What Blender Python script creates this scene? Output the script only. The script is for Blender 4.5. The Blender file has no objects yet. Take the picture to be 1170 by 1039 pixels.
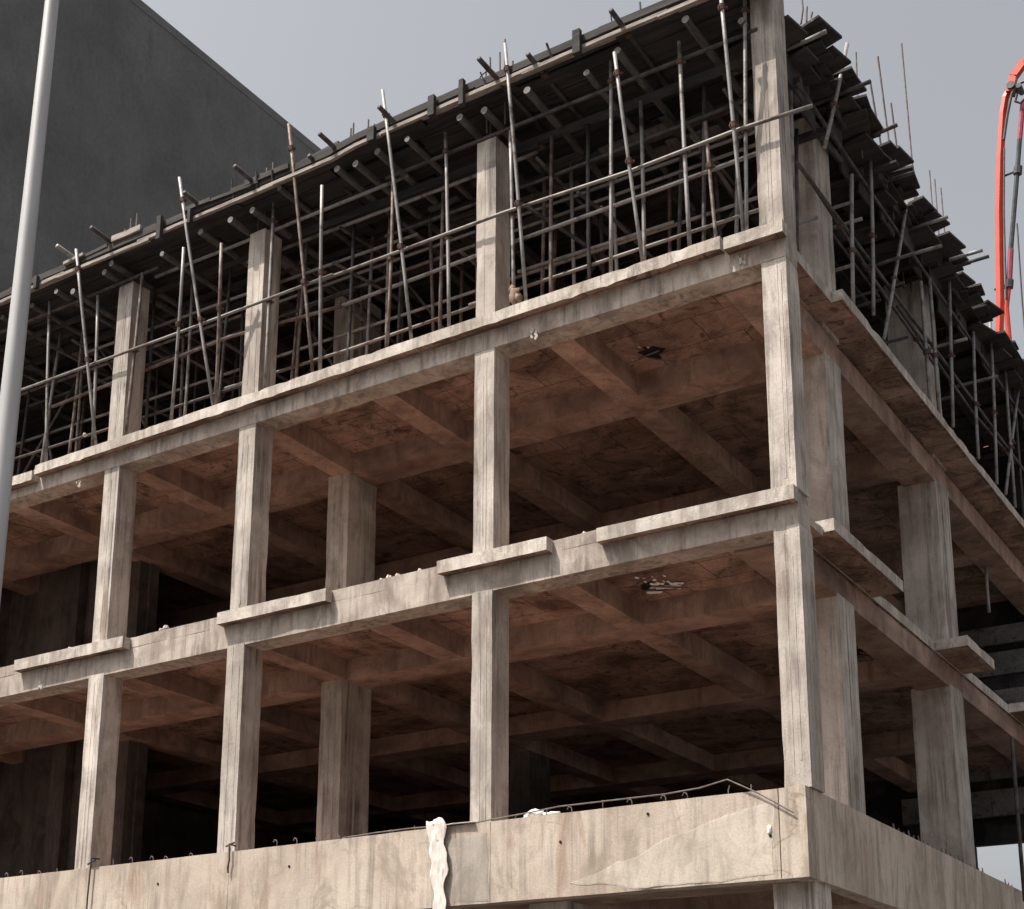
import bpy, math, random
from mathutils import Vector, noise
random.seed(7)
S = bpy.context.scene
COL = S.collection
R = random.uniform

# ------------------------------------------------------------------ camera model (pixels of the 1170 x 1039 photo)
F, PX, PY = 1734.735, 566.153, 830.40
CAM = Vector((5.42610, -14.39377, -3.26748))
RT = Vector((0.84317806, 0.53760992, 0.00513093))
UP = Vector((0.13005447, -0.21321669, 0.96831011))
FW = Vector((-0.52166713, 0.81579054, 0.24969821))
GROUND = -4.9

def at(px, py, ax, v):
    """world point that stands on the plane ax = v and is seen at a photo pixel"""
    D = FW * F + RT * (px - PX) - UP * (py - PY)
    i = 'xyz'.index(ax)
    return CAM + D * ((v - CAM[i]) / D[i])

# ------------------------------------------------------------------ materials
def new_mat(name):
    m = bpy.data.materials.new(name); m.use_nodes = True
    nt = m.node_tree
    return m, nt, nt.nodes, nt.links, nt.nodes['Principled BSDF']

def mapped(N, L, scale, src=None):
    if src is None:
        g = N.new('ShaderNodeNewGeometry'); src = g.outputs['Position']
    mp = N.new('ShaderNodeMapping'); mp.inputs['Scale'].default_value = scale
    L.new(src, mp.inputs['Vector']); return mp.outputs['Vector']

def noise_tex(N, L, vec, scale, detail=6, rough=.6, dist=0):
    n = N.new('ShaderNodeTexNoise'); n.inputs['Scale'].default_value = scale
    n.inputs['Detail'].default_value = detail; n.inputs['Roughness'].default_value = rough
    n.inputs['Distortion'].default_value = dist
    L.new(vec, n.inputs['Vector']); return n.outputs['Fac']

def ramp(N, L, fac, stops):
    r = N.new('ShaderNodeValToRGB'); cr = r.color_ramp
    while len(cr.elements) < len(stops): cr.elements.new(.5)
    for e, (p, c) in zip(cr.elements, stops):
        e.position = p; e.color = (*c, 1) if len(c) == 3 else c
    L.new(fac, r.inputs['Fac']); return r.outputs['Color']

def mix(N, L, a, b, fac, mode='MIX'):
    m = N.new('ShaderNodeMix'); m.data_type = 'RGBA'; m.blend_type = mode
    m.clamp_factor = True
    for s, v in ((m.inputs[0], fac), (m.inputs[6], a), (m.inputs[7], b)):
        if hasattr(v, 'is_output') or isinstance(v, bpy.types.NodeSocket): L.new(v, s)
        else: s.default_value = v if not isinstance(v, tuple) else ((*v, 1) if len(v) == 3 else v)
    return m.outputs[2]

def g3(v): return (v, v, v)

def concrete(name, light, dark, streak=.5, sscale=(9, 9, .35), patch=1.1, bump=.35, stain=(.16, .12, .09), crack=False, fine=48, weather=.68):
    m, nt, N, L, B = new_mat(name)
    v1 = mapped(N, L, (1, 1, 1))
    c = ramp(N, L, noise_tex(N, L, v1, patch, 8, .62, .4), [(.32, dark), (.66, light)])
    vs = mapped(N, L, sscale)
    st = noise_tex(N, L, vs, 1.0, 5, .7, .2)
    sm = ramp(N, L, st, [(.36, g3(1 - streak)), (.52, g3(1)), (.7, g3(1.0)), (.8, g3(1 - streak * .4))])
    c = mix(N, L, c, sm, ramp(N, L, noise_tex(N, L, v1, 1.7, 4, .6), [(.38, g3(.12)), (.6, g3(1))]), 'MULTIPLY')
    # brownish stains that run down from the top of a pour
    vr = mapped(N, L, (3.2, 3.2, .55))
    rs = ramp(N, L, noise_tex(N, L, vr, 1.3, 6, .65, .6), [(.54, g3(0)), (.72, g3(.75))])
    c = mix(N, L, c, stain, rs)
    fn = noise_tex(N, L, v1, fine, 4, .7)
    c = mix(N, L, c, ramp(N, L, fn, [(.3, g3(.86)), (.6, g3(1.04))]), 1.0, 'MULTIPLY')
    h = mix(N, L, fn, st, .45)
    if crack:
        vc = mapped(N, L, (.55, 1, 1.0))
        nz = N.new('ShaderNodeTexNoise'); nz.inputs['Scale'].default_value = 2.3; nz.inputs['Detail'].default_value = 5
        L.new(vc, nz.inputs['Vector'])
        ad = N.new('ShaderNodeVectorMath'); ad.operation = 'ADD'; L.new(vc, ad.inputs[0])
        sc = N.new('ShaderNodeVectorMath'); sc.operation = 'SCALE'; sc.inputs['Scale'].default_value = .5
        L.new(nz.outputs['Color'], sc.inputs[0]); L.new(sc.outputs[0], ad.inputs[1])
        vo = N.new('ShaderNodeTexVoronoi'); vo.feature = 'DISTANCE_TO_EDGE'; vo.inputs['Scale'].default_value = 1.15
        L.new(ad.outputs[0], vo.inputs['Vector'])
        ck = ramp(N, L, vo.outputs['Distance'], [(.0, g3(1)), (.012, g3(0))])
        msk = ramp(N, L, noise_tex(N, L, v1, .8, 3), [(.52, g3(0)), (.6, g3(.6))])
        ck = mix(N, L, ck, msk, 1.0, 'MULTIPLY')
        c = mix(N, L, c, (.17, .13, .10), ck)
    oi = N.new('ShaderNodeObjectInfo')
    c = mix(N, L, c, ramp(N, L, oi.outputs['Random'], [(0, g3(.80)), (1, g3(1.04))]), 1.0, 'MULTIPLY')
    # broad grey weathering and dark patches with their own outline
    wv = mapped(N, L, (1, 1, .45))
    wp = ramp(N, L, noise_tex(N, L, wv, 1.9, 7, .7, 1.2), [(.5, g3(0)), (.62, g3(weather))])
    c = mix(N, L, c, tuple(q * .62 for q in dark), wp)
    bp = N.new('ShaderNodeBump'); bp.inputs['Strength'].default_value = bump; bp.inputs['Distance'].default_value = .02
    L.new(h, bp.inputs['Height']); L.new(bp.outputs['Normal'], B.inputs['Normal'])
    L.new(c, B.inputs['Base Color']); B.inputs['Roughness'].default_value = .9
    B.inputs['Specular IOR Level'].default_value = .2
    return m

def ceiling_mat(name, light, dark, seam):
    m, nt, N, L, B = new_mat(name)
    v1 = mapped(N, L, (1, 1, 1))
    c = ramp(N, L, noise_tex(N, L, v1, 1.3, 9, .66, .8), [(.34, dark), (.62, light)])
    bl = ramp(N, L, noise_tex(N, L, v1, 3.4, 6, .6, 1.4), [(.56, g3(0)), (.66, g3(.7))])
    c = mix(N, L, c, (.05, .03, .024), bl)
    br = N.new('ShaderNodeTexBrick'); br.inputs['Scale'].default_value = 1
    br.inputs['Brick Width'].default_value = 1.22; br.inputs['Row Height'].default_value = .61
    br.inputs['Mortar Size'].default_value = .008; br.inputs['Mortar Smooth'].default_value = .3
    br.inputs['Color1'].default_value = (1, 1, 1, 1); br.inputs['Color2'].default_value = (.74, .72, .72, 1)
    br.inputs['Mortar'].default_value = (*seam, 1); br.offset = .37
    wob = N.new('ShaderNodeTexNoise'); wob.inputs['Scale'].default_value = 1.1; L.new(v1, wob.inputs['Vector'])
    sc = N.new('ShaderNodeVectorMath'); sc.operation = 'SCALE'; sc.inputs['Scale'].default_value = .07
    L.new(wob.outputs['Color'], sc.inputs[0])
    ad = N.new('ShaderNodeVectorMath'); ad.operation = 'ADD'; L.new(v1, ad.inputs[0]); L.new(sc.outputs[0], ad.inputs[1])
    L.new(ad.outputs[0], br.inputs['Vector'])
    c = mix(N, L, c, br.outputs['Color'], .85, 'MULTIPLY')
    fn = noise_tex(N, L, v1, 20, 5, .7)
    c = mix(N, L, c, ramp(N, L, fn, [(.3, g3(.7)), (.65, g3(1.1))]), 1.0, 'MULTIPLY')
    bp = N.new('ShaderNodeBump'); bp.inputs['Strength'].default_value = .4; bp.inputs['Distance'].default_value = .02
    L.new(fn, bp.inputs['Height']); L.new(bp.outputs['Normal'], B.inputs['Normal'])
    L.new(c, B.inputs['Base Color']); B.inputs['Roughness'].default_value = .9
    B.inputs['Specular IOR Level'].default_value = .15
    return m

def simple(name, a, b, scale=6, rough=.7, metal=0, sc=(1, 1, 1), lo=.35, hi=.65, bump=.2, spec=.3, detail=6):
    m, nt, N, L, B = new_mat(name)
    v = mapped(N, L, sc)
    n = noise_tex(N, L, v, scale, detail, .65, .3)
    L.new(ramp(N, L, n, [(lo, a), (hi, b)]), B.inputs['Base Color'])
    bp = N.new('ShaderNodeBump'); bp.inputs['Strength'].default_value = bump; bp.inputs['Distance'].default_value = .01
    L.new(n, bp.inputs['Height']); L.new(bp.outputs['Normal'], B.inputs['Normal'])
    B.inputs['Roughness'].default_value = rough; B.inputs['Metallic'].default_value = metal
    B.inputs['Specular IOR Level'].default_value = spec
    return m

M = {}
M['column'] = concrete('column_concrete', (.575, .52, .47), (.33, .29, .26), .66, (9, 9, .30), 1.2, .5, (.17, .115, .085), weather=.55)
M['column_far_shade'] = concrete('shaded_column_concrete', (.10, .088, .08), (.05, .043, .038), .5, (13, 13, .3), 1.4, .35, (.10, .08, .07))  # darkened column concrete, shade of the deep bays put into the colour
M['parapet'] = concrete('parapet_concrete', (.56, .485, .41), (.38, .315, .26), .45, (8, 8, .25), .8, .35, (.24, .15, .10), crack=True)
M['beam'] = concrete('beam_concrete', (.54, .475, .42), (.29, .24, .205), .55, (10, 10, 1.0), 1.9, .4, (.16, .11, .085))
M['ledge'] = concrete('ledge_concrete', (.62, .565, .51), (.36, .31, .27), .5, (9, 9, 1.6), 2.6, .6, (.22, .17, .13))
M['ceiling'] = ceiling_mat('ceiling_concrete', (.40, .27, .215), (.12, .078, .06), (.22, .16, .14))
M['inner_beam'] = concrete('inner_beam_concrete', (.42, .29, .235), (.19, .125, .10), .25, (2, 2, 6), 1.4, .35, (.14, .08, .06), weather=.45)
M['bounce_floor'] = simple('red_dust_bounce_floor', (.46, .27, .19), (.60, .38, .28), 2.2, .95)  # bright floor edge added to bounce light onto the ceilings
M['floor'] = simple('darkened_floor', (.03, .025, .022), (.055, .044, .038), 2.2, .95)  # floor colour darkened to keep the depths in shade
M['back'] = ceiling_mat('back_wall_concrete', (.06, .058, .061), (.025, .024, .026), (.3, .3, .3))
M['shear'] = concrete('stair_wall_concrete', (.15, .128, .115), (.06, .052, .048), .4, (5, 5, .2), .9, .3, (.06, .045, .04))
M['blockwork'] = ceiling_mat('grey_blockwork', (.20, .195, .195), (.11, .107, .108), (.4, .4, .4))
M['neighbour'] = concrete('grey_render', (.20, .20, .203), (.128, .128, .131), .0, (.5, .5, .5), .35, .05, (.13, .13, .133), fine=9, weather=0)
M['steel'] = simple('galvanised_tube', (.09, .068, .056), (.235, .225, .22), 5, .55, .35, (1, 1, 1), .34, .5, .1)
M['dark_steel'] = simple('dark_rusty_tube', (.035, .028, .026), (.085, .078, .078), 6, .65, .3, lo=.35, hi=.6)
M['rust'] = simple('rusty_clamp', (.05, .032, .026), (.12, .065, .048), 14, .8, .2)
M['rebar'] = simple('rebar_steel', (.10, .075, .07), (.18, .155, .15), 12, .7, .2)
M['timber'] = simple('weathered_timber', (.13, .11, .10), (.34, .30, .265), 3, .85, 0, (1, 9, 9), .35, .65, .4)
M['ply'] = simple('dark_plywood', (.022, .02, .022), (.062, .056, .055), 3.2, .8, 0, (1, 1, 1), .3, .7, .2)
M['board'] = simple('deck_board', (.016, .0145, .0145), (.05, .045, .043), 1.6, .85, 0, (.6, 7, 4), .35, .65, .3)
M['joist'] = simple('round_joist', (.05, .047, .046), (.11, .103, .10), 4, .75, 0, (6, 1, 6), .35, .65, .2)
M['joist_end'] = simple('pale_joist_end', (.11, .104, .10), (.21, .20, .19), 20, .8)
M['pole'] = simple('painted_pole', (.30, .30, .305), (.40, .40, .405), 1.5, .45, .15, (4, 4, .6), .3, .7, .05, .5)
M['cloth'] = simple('dirty_white_cloth', (.46, .42, .38), (.66, .62, .58), 9, .95, 0, (3, 3, 1))
M['sackcloth'] = simple('brown_sackcloth', (.17, .115, .085), (.27, .19, .145), 9, .95)
M['white'] = simple('white_plaster', (.60, .58, .55), (.80, .78, .75), 12, .9)
M['mortar'] = simple('mortar_crumbs', (.34, .30, .265), (.54, .50, .455), 14, .95)
M['hollow_shade'] = simple('dark_hollow', (.010, .008, .008), (.02, .016, .014), 9, .95)  # near-black for dark joints and the painted shade inside holes
M['orange'] = simple('orange_paint', (.37, .028, .009), (.47, .042, .013), 2, .4, 0, spec=.5)
M['magenta'] = simple('faded_red_pipe', (.20, .045, .07), (.32, .07, .10), 3, .5, .1)
M['hose'] = simple('dark_pipe', (.035, .035, .04), (.07, .07, .075), 5, .5, .3)
M['ground'] = simple('sandy_ground', (.085, .077, .07), (.135, .122, .112), .9, .95, 0, bump=.5)
M['glass'] = simple('dark_glass', (.02, .022, .025), (.03, .033, .037), 1, .15, 0, spec=.6)

# ------------------------------------------------------------------ object helpers
def mesh_obj(name, verts, faces, mat, parent=None, loc=(0, 0, 0), smooth=False, mats=None, midx=None):
    """verts are in world space; the object's origin goes to loc"""
    loc = Vector(loc)
    me = bpy.data.meshes.new(name)
    me.from_pydata([tuple(Vector(v) - loc) for v in verts], [], faces)
    for k in (mats or [mat]): me.materials.append(M[k])
    if midx: me.polygons.foreach_set('material_index', midx)
    if smooth: me.polygons.foreach_set('use_smooth', [True] * len(me.polygons))
    me.validate(); me.update()
    o = bpy.data.objects.new(name, me); COL.objects.link(o)
    if parent is not None:
        o.parent = parent
        base = parent.location.copy(); p = parent.parent
        while p is not None: base += p.location; p = p.parent
        o.location = loc - base
    else: o.location = loc
    return o

def tag(o, label=None, cat=None, group=None, kind=None):
    if label: o['label'] = label
    if cat: o['category'] = cat
    if group: o['group'] = group
    if kind: o['kind'] = kind
    return o

def empty(name, loc, label=None, cat=None, group=None):
    o = bpy.data.objects.new(name, None); COL.objects.link(o); o.location = loc
    o.empty_display_size = .3
    return tag(o, label, cat, group)

class MB:
    def __init__(s): s.v = []; s.f = []; s.m = []
    def add(s, v, f, m=0):
        n = len(s.v); s.v += [tuple(p) for p in v]; s.f += [tuple(i + n for i in q) for q in f]; s.m += [m] * len(f)
    def box(s, a, b, jit=0, seg=None, zf=None, m=0, chip=0):
        """box a..b, subdivided into cells and roughened; zf(x,y,z) gives a z offset"""
        d = [b[i] - a[i] for i in range(3)]
        if seg is None: seg = [1, 1, 1] if not jit else [max(1, min(60, int(round(abs(q) / .3)))) for q in d]
        nx, ny, nz = seg
        idx = {}; V = []; Fc = []
        def vid(i, j, k):
            if (i, j, k) not in idx:
                p = Vector((a[0] + d[0] * i / nx, a[1] + d[1] * j / ny, a[2] + d[2] * k / nz))
                if zf: p.z += zf(*p)
                if jit:
                    q = p * 2.1
                    p += Vector((noise.noise(q), noise.noise(q + Vector((31, 7, 3))), noise.noise(q + Vector((5, 57, 13))))) * jit * .3
                    p += Vector((R(-1, 1), R(-1, 1), R(-1, 1))) * jit * .18
                    if chip and (i in (0, nx)) + (j in (0, ny)) + (k in (0, nz)) >= 2 and random.random() < .16:
                        c = Vector([(a[t] + b[t]) / 2 for t in range(3)])
                        e = (c - p); e = Vector([math.copysign(min(abs(q_), chip), q_) for q_ in e])
                        p += e * R(.05, .7)
                idx[(i, j, k)] = len(V); V.append(p)
            return idx[(i, j, k)]
        for i in range(nx):
            for j in range(ny):
                Fc.append((vid(i, j, 0), vid(i, j + 1, 0), vid(i + 1, j + 1, 0), vid(i + 1, j, 0)))
                Fc.append((vid(i, j, nz), vid(i + 1, j, nz), vid(i + 1, j + 1, nz), vid(i, j + 1, nz)))
        for i in range(nx):
            for k in range(nz):
                Fc.append((vid(i, 0, k), vid(i + 1, 0, k), vid(i + 1, 0, k + 1), vid(i, 0, k + 1)))
                Fc.append((vid(i, ny, k), vid(i, ny, k + 1), vid(i + 1, ny, k + 1), vid(i + 1, ny, k)))
        for j in range(ny):
            for k in range(nz):
                Fc.append((vid(0, j, k), vid(0, j, k + 1), vid(0, j + 1, k + 1), vid(0, j + 1, k)))
                Fc.append((vid(nx, j, k), vid(nx, j + 1, k), vid(nx, j + 1, k + 1), vid(nx, j, k + 1)))
        s.add(V, Fc, m)
    def tube(s, pts, r, n=8, r2=None, m=0, mcap=None):
        pts = [Vector(p) for p in pts]; k = len(pts)
        V = []; prev = None
        for i, p in enumerate(pts):
            t = (pts[min(i + 1, k - 1)] - pts[max(i - 1, 0)]).normalized()
            u = t.orthogonal().normalized() if prev is None else (prev - t * prev.dot(t)).normalized()
            prev = u; w = t.cross(u)
            rr = r if r2 is None else r + (r2 - r) * i / (k - 1)
            V += [p + (u * math.cos(2 * math.pi * a / n) + w * math.sin(2 * math.pi * a / n)) * rr for a in range(n)]
        Fc = [(i * n + a, i * n + (a + 1) % n, (i + 1) * n + (a + 1) % n, (i + 1) * n + a) for i in range(k - 1) for a in range(n)]
        s.add(V, Fc, m)
        b = len(s.v) - len(V)
        s.f += [tuple(b + a for a in reversed(range(n))), tuple(b + (k - 1) * n + a for a in range(n))]
        s.m += [m if mcap is None else mcap] * 2
    def blob(s, c, r, seed=0, m=0, n=7):
        c = Vector(c); V = []; Fc = []
        for i in range(n + 1):
            th = math.pi * i / n
            for j in range(n + 3):
                ph = 2 * math.pi * j / (n + 3)
                d = Vector((math.sin(th) * math.cos(ph), math.sin(th) * math.sin(ph), math.cos(th)))
                k = 1 + .55 * noise.noise(d * 1.7 + Vector((seed, seed * 2, 0)))
                V.append(c + Vector((d.x * r[0], d.y * r[1], d.z * r[2])) * k)
        q = n + 3
        for i in range(n):
            for j in range(q): Fc.append((i * q + j, (i + 1) * q + j, (i + 1) * q + (j + 1) % q, i * q + (j + 1) % q))
        s.add(V, Fc, m)
    def build(s, name, mat, parent=None, loc=None, smooth=False, mats=None):
        if loc is None: loc = s.v[0]
        return mesh_obj(name, s.v, s.f, mat, parent, loc, smooth, mats, s.m if mats else None)

def box_part(name, a, b, mat, parent, jit=.006, seg=None, zf=None, chip=0, mats=None):
    mb = MB(); mb.box(a, b, jit, seg, zf, chip=chip)
    return mb.build(name, mat, parent, loc=((a[0] + b[0]) / 2, (a[1] + b[1]) / 2, a[2]))

# ------------------------------------------------------------------ ground
g = MB(); g.box((-600, -600, GROUND - .5), (600, 600, GROUND))
tag(g.build('ground', 'ground', loc=(0, 0, GROUND)), kind='structure')

# ------------------------------------------------------------------ the unfinished building
bld = empty('unfinished_building', (0, 0, GROUND), 'raw concrete building skeleton with open floors and scaffolding under its top deck', 'building')
XL, YB = -16.6, 14.0                      # left end, back
# sagging of the front edges, read off the photo
zl = lambda x, y, z: .006 * x + .02       # lines fall slightly to the left

# level 0: ground floor columns, parapet, floor 1
def column(x0, x1, y0, y1, z0, z1, mat='column', proud=0, fins=True, label=None):
    mb = MB()
    h = z1 - z0
    mb.box((x0, y0 - proud, z0), (x1, y1, z1), .008, [3, 3, max(3, int(h / .28))], chip=.012)
    # raised board joints left by the shuttering
    if fins:
        for k in range(2):
            fx = x0 + (x1 - x0) * R(.25, .8); fw = R(.008, .02)
            mb.box((fx, y0 - proud - .004, z0 + R(0, .3)), (fx + fw, y0 + .05, z1 - R(0, .4)), .001, [1, 1, 6])
            fy = y0 + (y1 - y0) * R(.2, .8)
            mb.box((x1 - .05, fy, z0 + R(0, .3)), (x1 + .005, fy + R(.01, .025), z1 - R(0, .4)), .001, [1, 1, 6])
    o = mb.build('column', mat, bld, loc=((x0 + x1) / 2, (y0 + y1) / 2, z0))
    if label: o['label'] = label
    return o

for (x0, x1) in ((-.52, -.05), (-3.44, -2.93), (-7.9, -7.4), (-11.4, -10.9), (-15, -14.5)):
    column(x0, x1, .2, .62, GROUND, -.93 + .03)
for y in (5.2, 9.5, 13):
    column(-.6, -.1, y, y + .5, GROUND, -.9)

par = box_part('parapet', (XL, -.11, -.93), (0.0, .10, 0.0), 'parapet', bld, .009, [56, 1, 4], chip=.01)
par2 = box_part('parapet', (-.205, .104, -.93), (.003, YB + .3, -.004), 'parapet', bld, .009, [1, 48, 4], chip=.01)
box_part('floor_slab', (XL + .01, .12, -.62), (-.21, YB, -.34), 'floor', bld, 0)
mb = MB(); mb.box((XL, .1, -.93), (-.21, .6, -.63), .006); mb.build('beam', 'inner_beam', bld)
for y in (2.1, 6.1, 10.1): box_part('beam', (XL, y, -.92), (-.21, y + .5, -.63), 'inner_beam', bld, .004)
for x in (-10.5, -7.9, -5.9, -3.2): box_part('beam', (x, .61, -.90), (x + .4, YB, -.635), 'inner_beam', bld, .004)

FC = [(-4.12, -3.83), (-8.03, -7.73), (-10.66, -10.36), (-14.55, -14.25)]
ZT = {1: (0 - .35, 2.82), 2: (3.3, 6.02), 3: (6.42, 9.03)}
ceil_z = {1: (3.13, 3.31), 2: (6.35, 6.46)}
for lv in (1, 2, 3):
    z0, z1 = ZT[lv]
    sh = .012 * (lv - 1)
    mate = 'column'
    # corner column, the three front ones and one beyond the frame
    column(-.262 - sh, .03 - sh, 0 + sh, .37, z0 - .02 if lv > 1 else .002, z1 + (.03 if lv < 3 else .75), proud=.006)
    for (x0, x1) in FC:
        column(x0, x1, 0 + sh, .37, z0 - .02, z1 + .03 - .004 * abs(x0), proud=.006)
    # wide side columns set back under the cantilever
    for (y0, y1) in ((2.3, 2.88), (6.9, 7.56)):
        column(-.975, -.40, y0, y1, z0 - .02, z1 + (.03 if lv < 3 else .42))
    # inner columns
    for (x0, x1) in ((-8.1, -7.70), (-4.1, -3.7), (-12.2, -11.8)):
        for y0 in (2.07, 7.22, 11.5):
            if x0 == -4.1: continue
            if y0 == 2.07 and x0 == -12.2: continue
            column(x0, x1 if y0 > 3 else x1 - .005, y0, y0 + .68, z0 - .02, z1 + .02, 'column' if y0 < 3 else 'column_far_shade')

# slabs and beams of level 2 and 3
for lv, zb in ((1, 2.82), (2, 6.02)):
    zc, ztop = ceil_z[lv]
    xr = -.38 if lv == 1 else 0.0
    # the slab: underside is the ceiling, top darkened to cut bounce light
    mb = MB()
    mb.box((XL, .34, zc), (-.86, YB + .1, ztop - .03), 0, [1, 1, 1])
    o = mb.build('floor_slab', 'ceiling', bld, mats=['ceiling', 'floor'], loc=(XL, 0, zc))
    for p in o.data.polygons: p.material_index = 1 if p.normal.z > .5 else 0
    mb = MB(); mb.box((XL + .05, .36, ztop - .028), (-.42, 1.9, ztop - .005), .004, [40, 4, 1]); mb.build('bounce_strip', 'bounce_floor', bld)  # added strip that throws sunlight up at the ceiling
    # front edge beam, face flush with the columns, with the slab edge above it
    box_part('edge_beam', (XL, 0.0, zb), (.025, .35, zc + .005), 'beam', bld, .006, [56, 1, 2], zf=zl, chip=.012)
    box_part('slab_edge', (XL, .004, zc + .008), (-.01, .34, ztop - (.015 if lv == 1 else .06)), 'beam', bld, .010, [56, 1, 1], zf=zl, chip=.02)
    # right edge beam, set in from the cantilevered slab edge
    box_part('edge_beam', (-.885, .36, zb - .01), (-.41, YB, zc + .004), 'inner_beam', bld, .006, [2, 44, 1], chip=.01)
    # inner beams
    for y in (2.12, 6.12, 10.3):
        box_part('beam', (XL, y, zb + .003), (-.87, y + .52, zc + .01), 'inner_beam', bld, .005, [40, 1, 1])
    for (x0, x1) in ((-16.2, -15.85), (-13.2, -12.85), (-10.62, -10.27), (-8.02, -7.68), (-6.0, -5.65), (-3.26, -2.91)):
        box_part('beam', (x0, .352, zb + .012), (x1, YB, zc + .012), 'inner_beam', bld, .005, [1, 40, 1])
# level 3 cantilever slab along the right side (level tops: 6.6)
def slab_piece(name, a, b, chip=.02, jit=.009, mat2='ledge'):
    d = [b[i] - a[i] for i in range(3)]
    seg = [max(1, int(abs(q) / .22)) for q in d]
    mb = MB(); mb.box(a, b, jit, seg, chip=chip)
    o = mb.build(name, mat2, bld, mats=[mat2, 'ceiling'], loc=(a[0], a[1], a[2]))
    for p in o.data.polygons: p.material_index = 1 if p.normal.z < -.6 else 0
    return o
slab_piece('cantilever_slab', (-.87, 1.93, 6.455), (0.0, YB + 9, 6.60))
slab_piece('cantilever_slab', (-.87, .36, 6.44), (-.14, 1.925, 6.585))
# level 2: broken balcony pieces on the right side
slab_piece('slab_edge', (-.87, .36, 3.15), (-.385, YB, 3.295))
slab_piece('ledge', (-.383, 1.13, 3.165), (.015, 3.58, 3.31))
slab_piece('ledge', (-.383, 6.22, 3.165), (.07, 7.62, 3.315))
slab_piece('ledge', (-.383, 10.2, 3.165), (.05, 12.6, 3.31))
slab_piece('ledge', (-.30, .372, 3.12), (-.12, 1.12, 3.22))
# level 2 front: four ledges that project over the beam, level 3: two long ones
for (x0, x1, zt) in ((-12.12, -9.88, 3.24), (-8.12, -6.27, 3.265), (-4.55, -3.0, 3.29), (-2.34, .035, 3.25)):
    slab_piece('ledge', (x0, -.14, zt - .165), (x1, .003, zt), .016, .006)
for (x0, x1, z0, z1) in ((-12.05, -.70, 6.33, 6.455), (-.66, .05, 6.415, 6.415), (-16.5, -12.1, 6.26, 6.26)):
    mb = MB(); n = max(3, int((x1 - x0) / .12))
    mb.box((x0, -.14, -.15), (x1, .003, 0.0), .006, [n, 1, 1], zf=lambda x, y, z: z0 + (z1 - z0) * (x - x0) / (x1 - x0), chip=.016)
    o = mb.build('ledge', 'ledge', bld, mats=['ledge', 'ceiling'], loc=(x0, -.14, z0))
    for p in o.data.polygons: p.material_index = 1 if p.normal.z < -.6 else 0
# bright strip added on the lowest open floor to bounce light
mb = MB(); mb.box((XL + .04, .13, -.336), (-.42, 1.9, -.315), .004, [40, 4, 1]); mb.build('bounce_strip', 'bounce_floor', bld)

# back wall with bands, end walls, stair walls
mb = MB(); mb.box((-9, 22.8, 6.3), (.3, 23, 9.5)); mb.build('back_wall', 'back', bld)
mb = MB()  # the part behind the top floor is added to block daylight
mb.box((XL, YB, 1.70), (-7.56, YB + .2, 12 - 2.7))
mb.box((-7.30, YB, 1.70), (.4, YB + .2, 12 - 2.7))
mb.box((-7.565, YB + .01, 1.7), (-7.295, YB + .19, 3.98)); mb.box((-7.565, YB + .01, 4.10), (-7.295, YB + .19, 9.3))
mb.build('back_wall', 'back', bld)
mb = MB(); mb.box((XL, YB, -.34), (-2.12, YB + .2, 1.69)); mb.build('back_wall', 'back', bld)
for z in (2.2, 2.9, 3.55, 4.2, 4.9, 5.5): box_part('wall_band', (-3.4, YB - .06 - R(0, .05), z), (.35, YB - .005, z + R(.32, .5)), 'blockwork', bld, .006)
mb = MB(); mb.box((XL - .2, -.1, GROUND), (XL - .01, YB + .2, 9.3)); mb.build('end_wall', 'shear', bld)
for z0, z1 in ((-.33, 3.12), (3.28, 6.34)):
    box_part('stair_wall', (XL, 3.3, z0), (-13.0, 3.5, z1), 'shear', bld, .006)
    for x in (-14.9, -14.1, -13.4): box_part('wall_rib', (x, 3.1, z0), (x + .35, 3.295, z1), 'shear', bld, .006)

# dangling details: mortar blobs on the beams, rubble on the ledges
def blobs(name, pts, mat, parent, label=None):
    mb = MB()
    for i, (p, r) in enumerate(pts): mb.blob(p, r, i * 3.1 + len(name))
    o = mb.build(name, mat, parent, loc=pts[0][0])
    if label: o['label'] = label
    return o
b1 = at(610, 382, 'y', -.01); b2 = at(847, 297, 'y', -.01); b3 = at(90, 553, 'y', -.01); b4 = at(46, 783, 'y', -.01)
for b, sz in ((b1, (.03, .02, .07)), (b2, (.03, .02, .06)), (b3, (.03, .02, .06)), (b4, (.04, .02, .03))):
    blobs('mortar_splash', [(b + Vector((R(-.05, .05), 0, R(-.06, .06))), (R(.006, .02), .006, R(.008, .03))) for _ in range(12)], 'mortar', bld, 'pale mortar dribble on the beam face')
for (px, py, y, s) in ((445, 661, .08, .05), (455, 659, .05, .045), (436, 663, .1, .03), (190, 718, .05, .05), (184, 720, .08, .03), (97, 497, -.05, .035), (480, 652, .1, .03), (80, 742, -.05, .04), (668, 610, .1, .03)):
    p = at(px, py, 'y', y); blobs('rubble', [(p, (s, s, s * .8))], 'mortar', bld)
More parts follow.
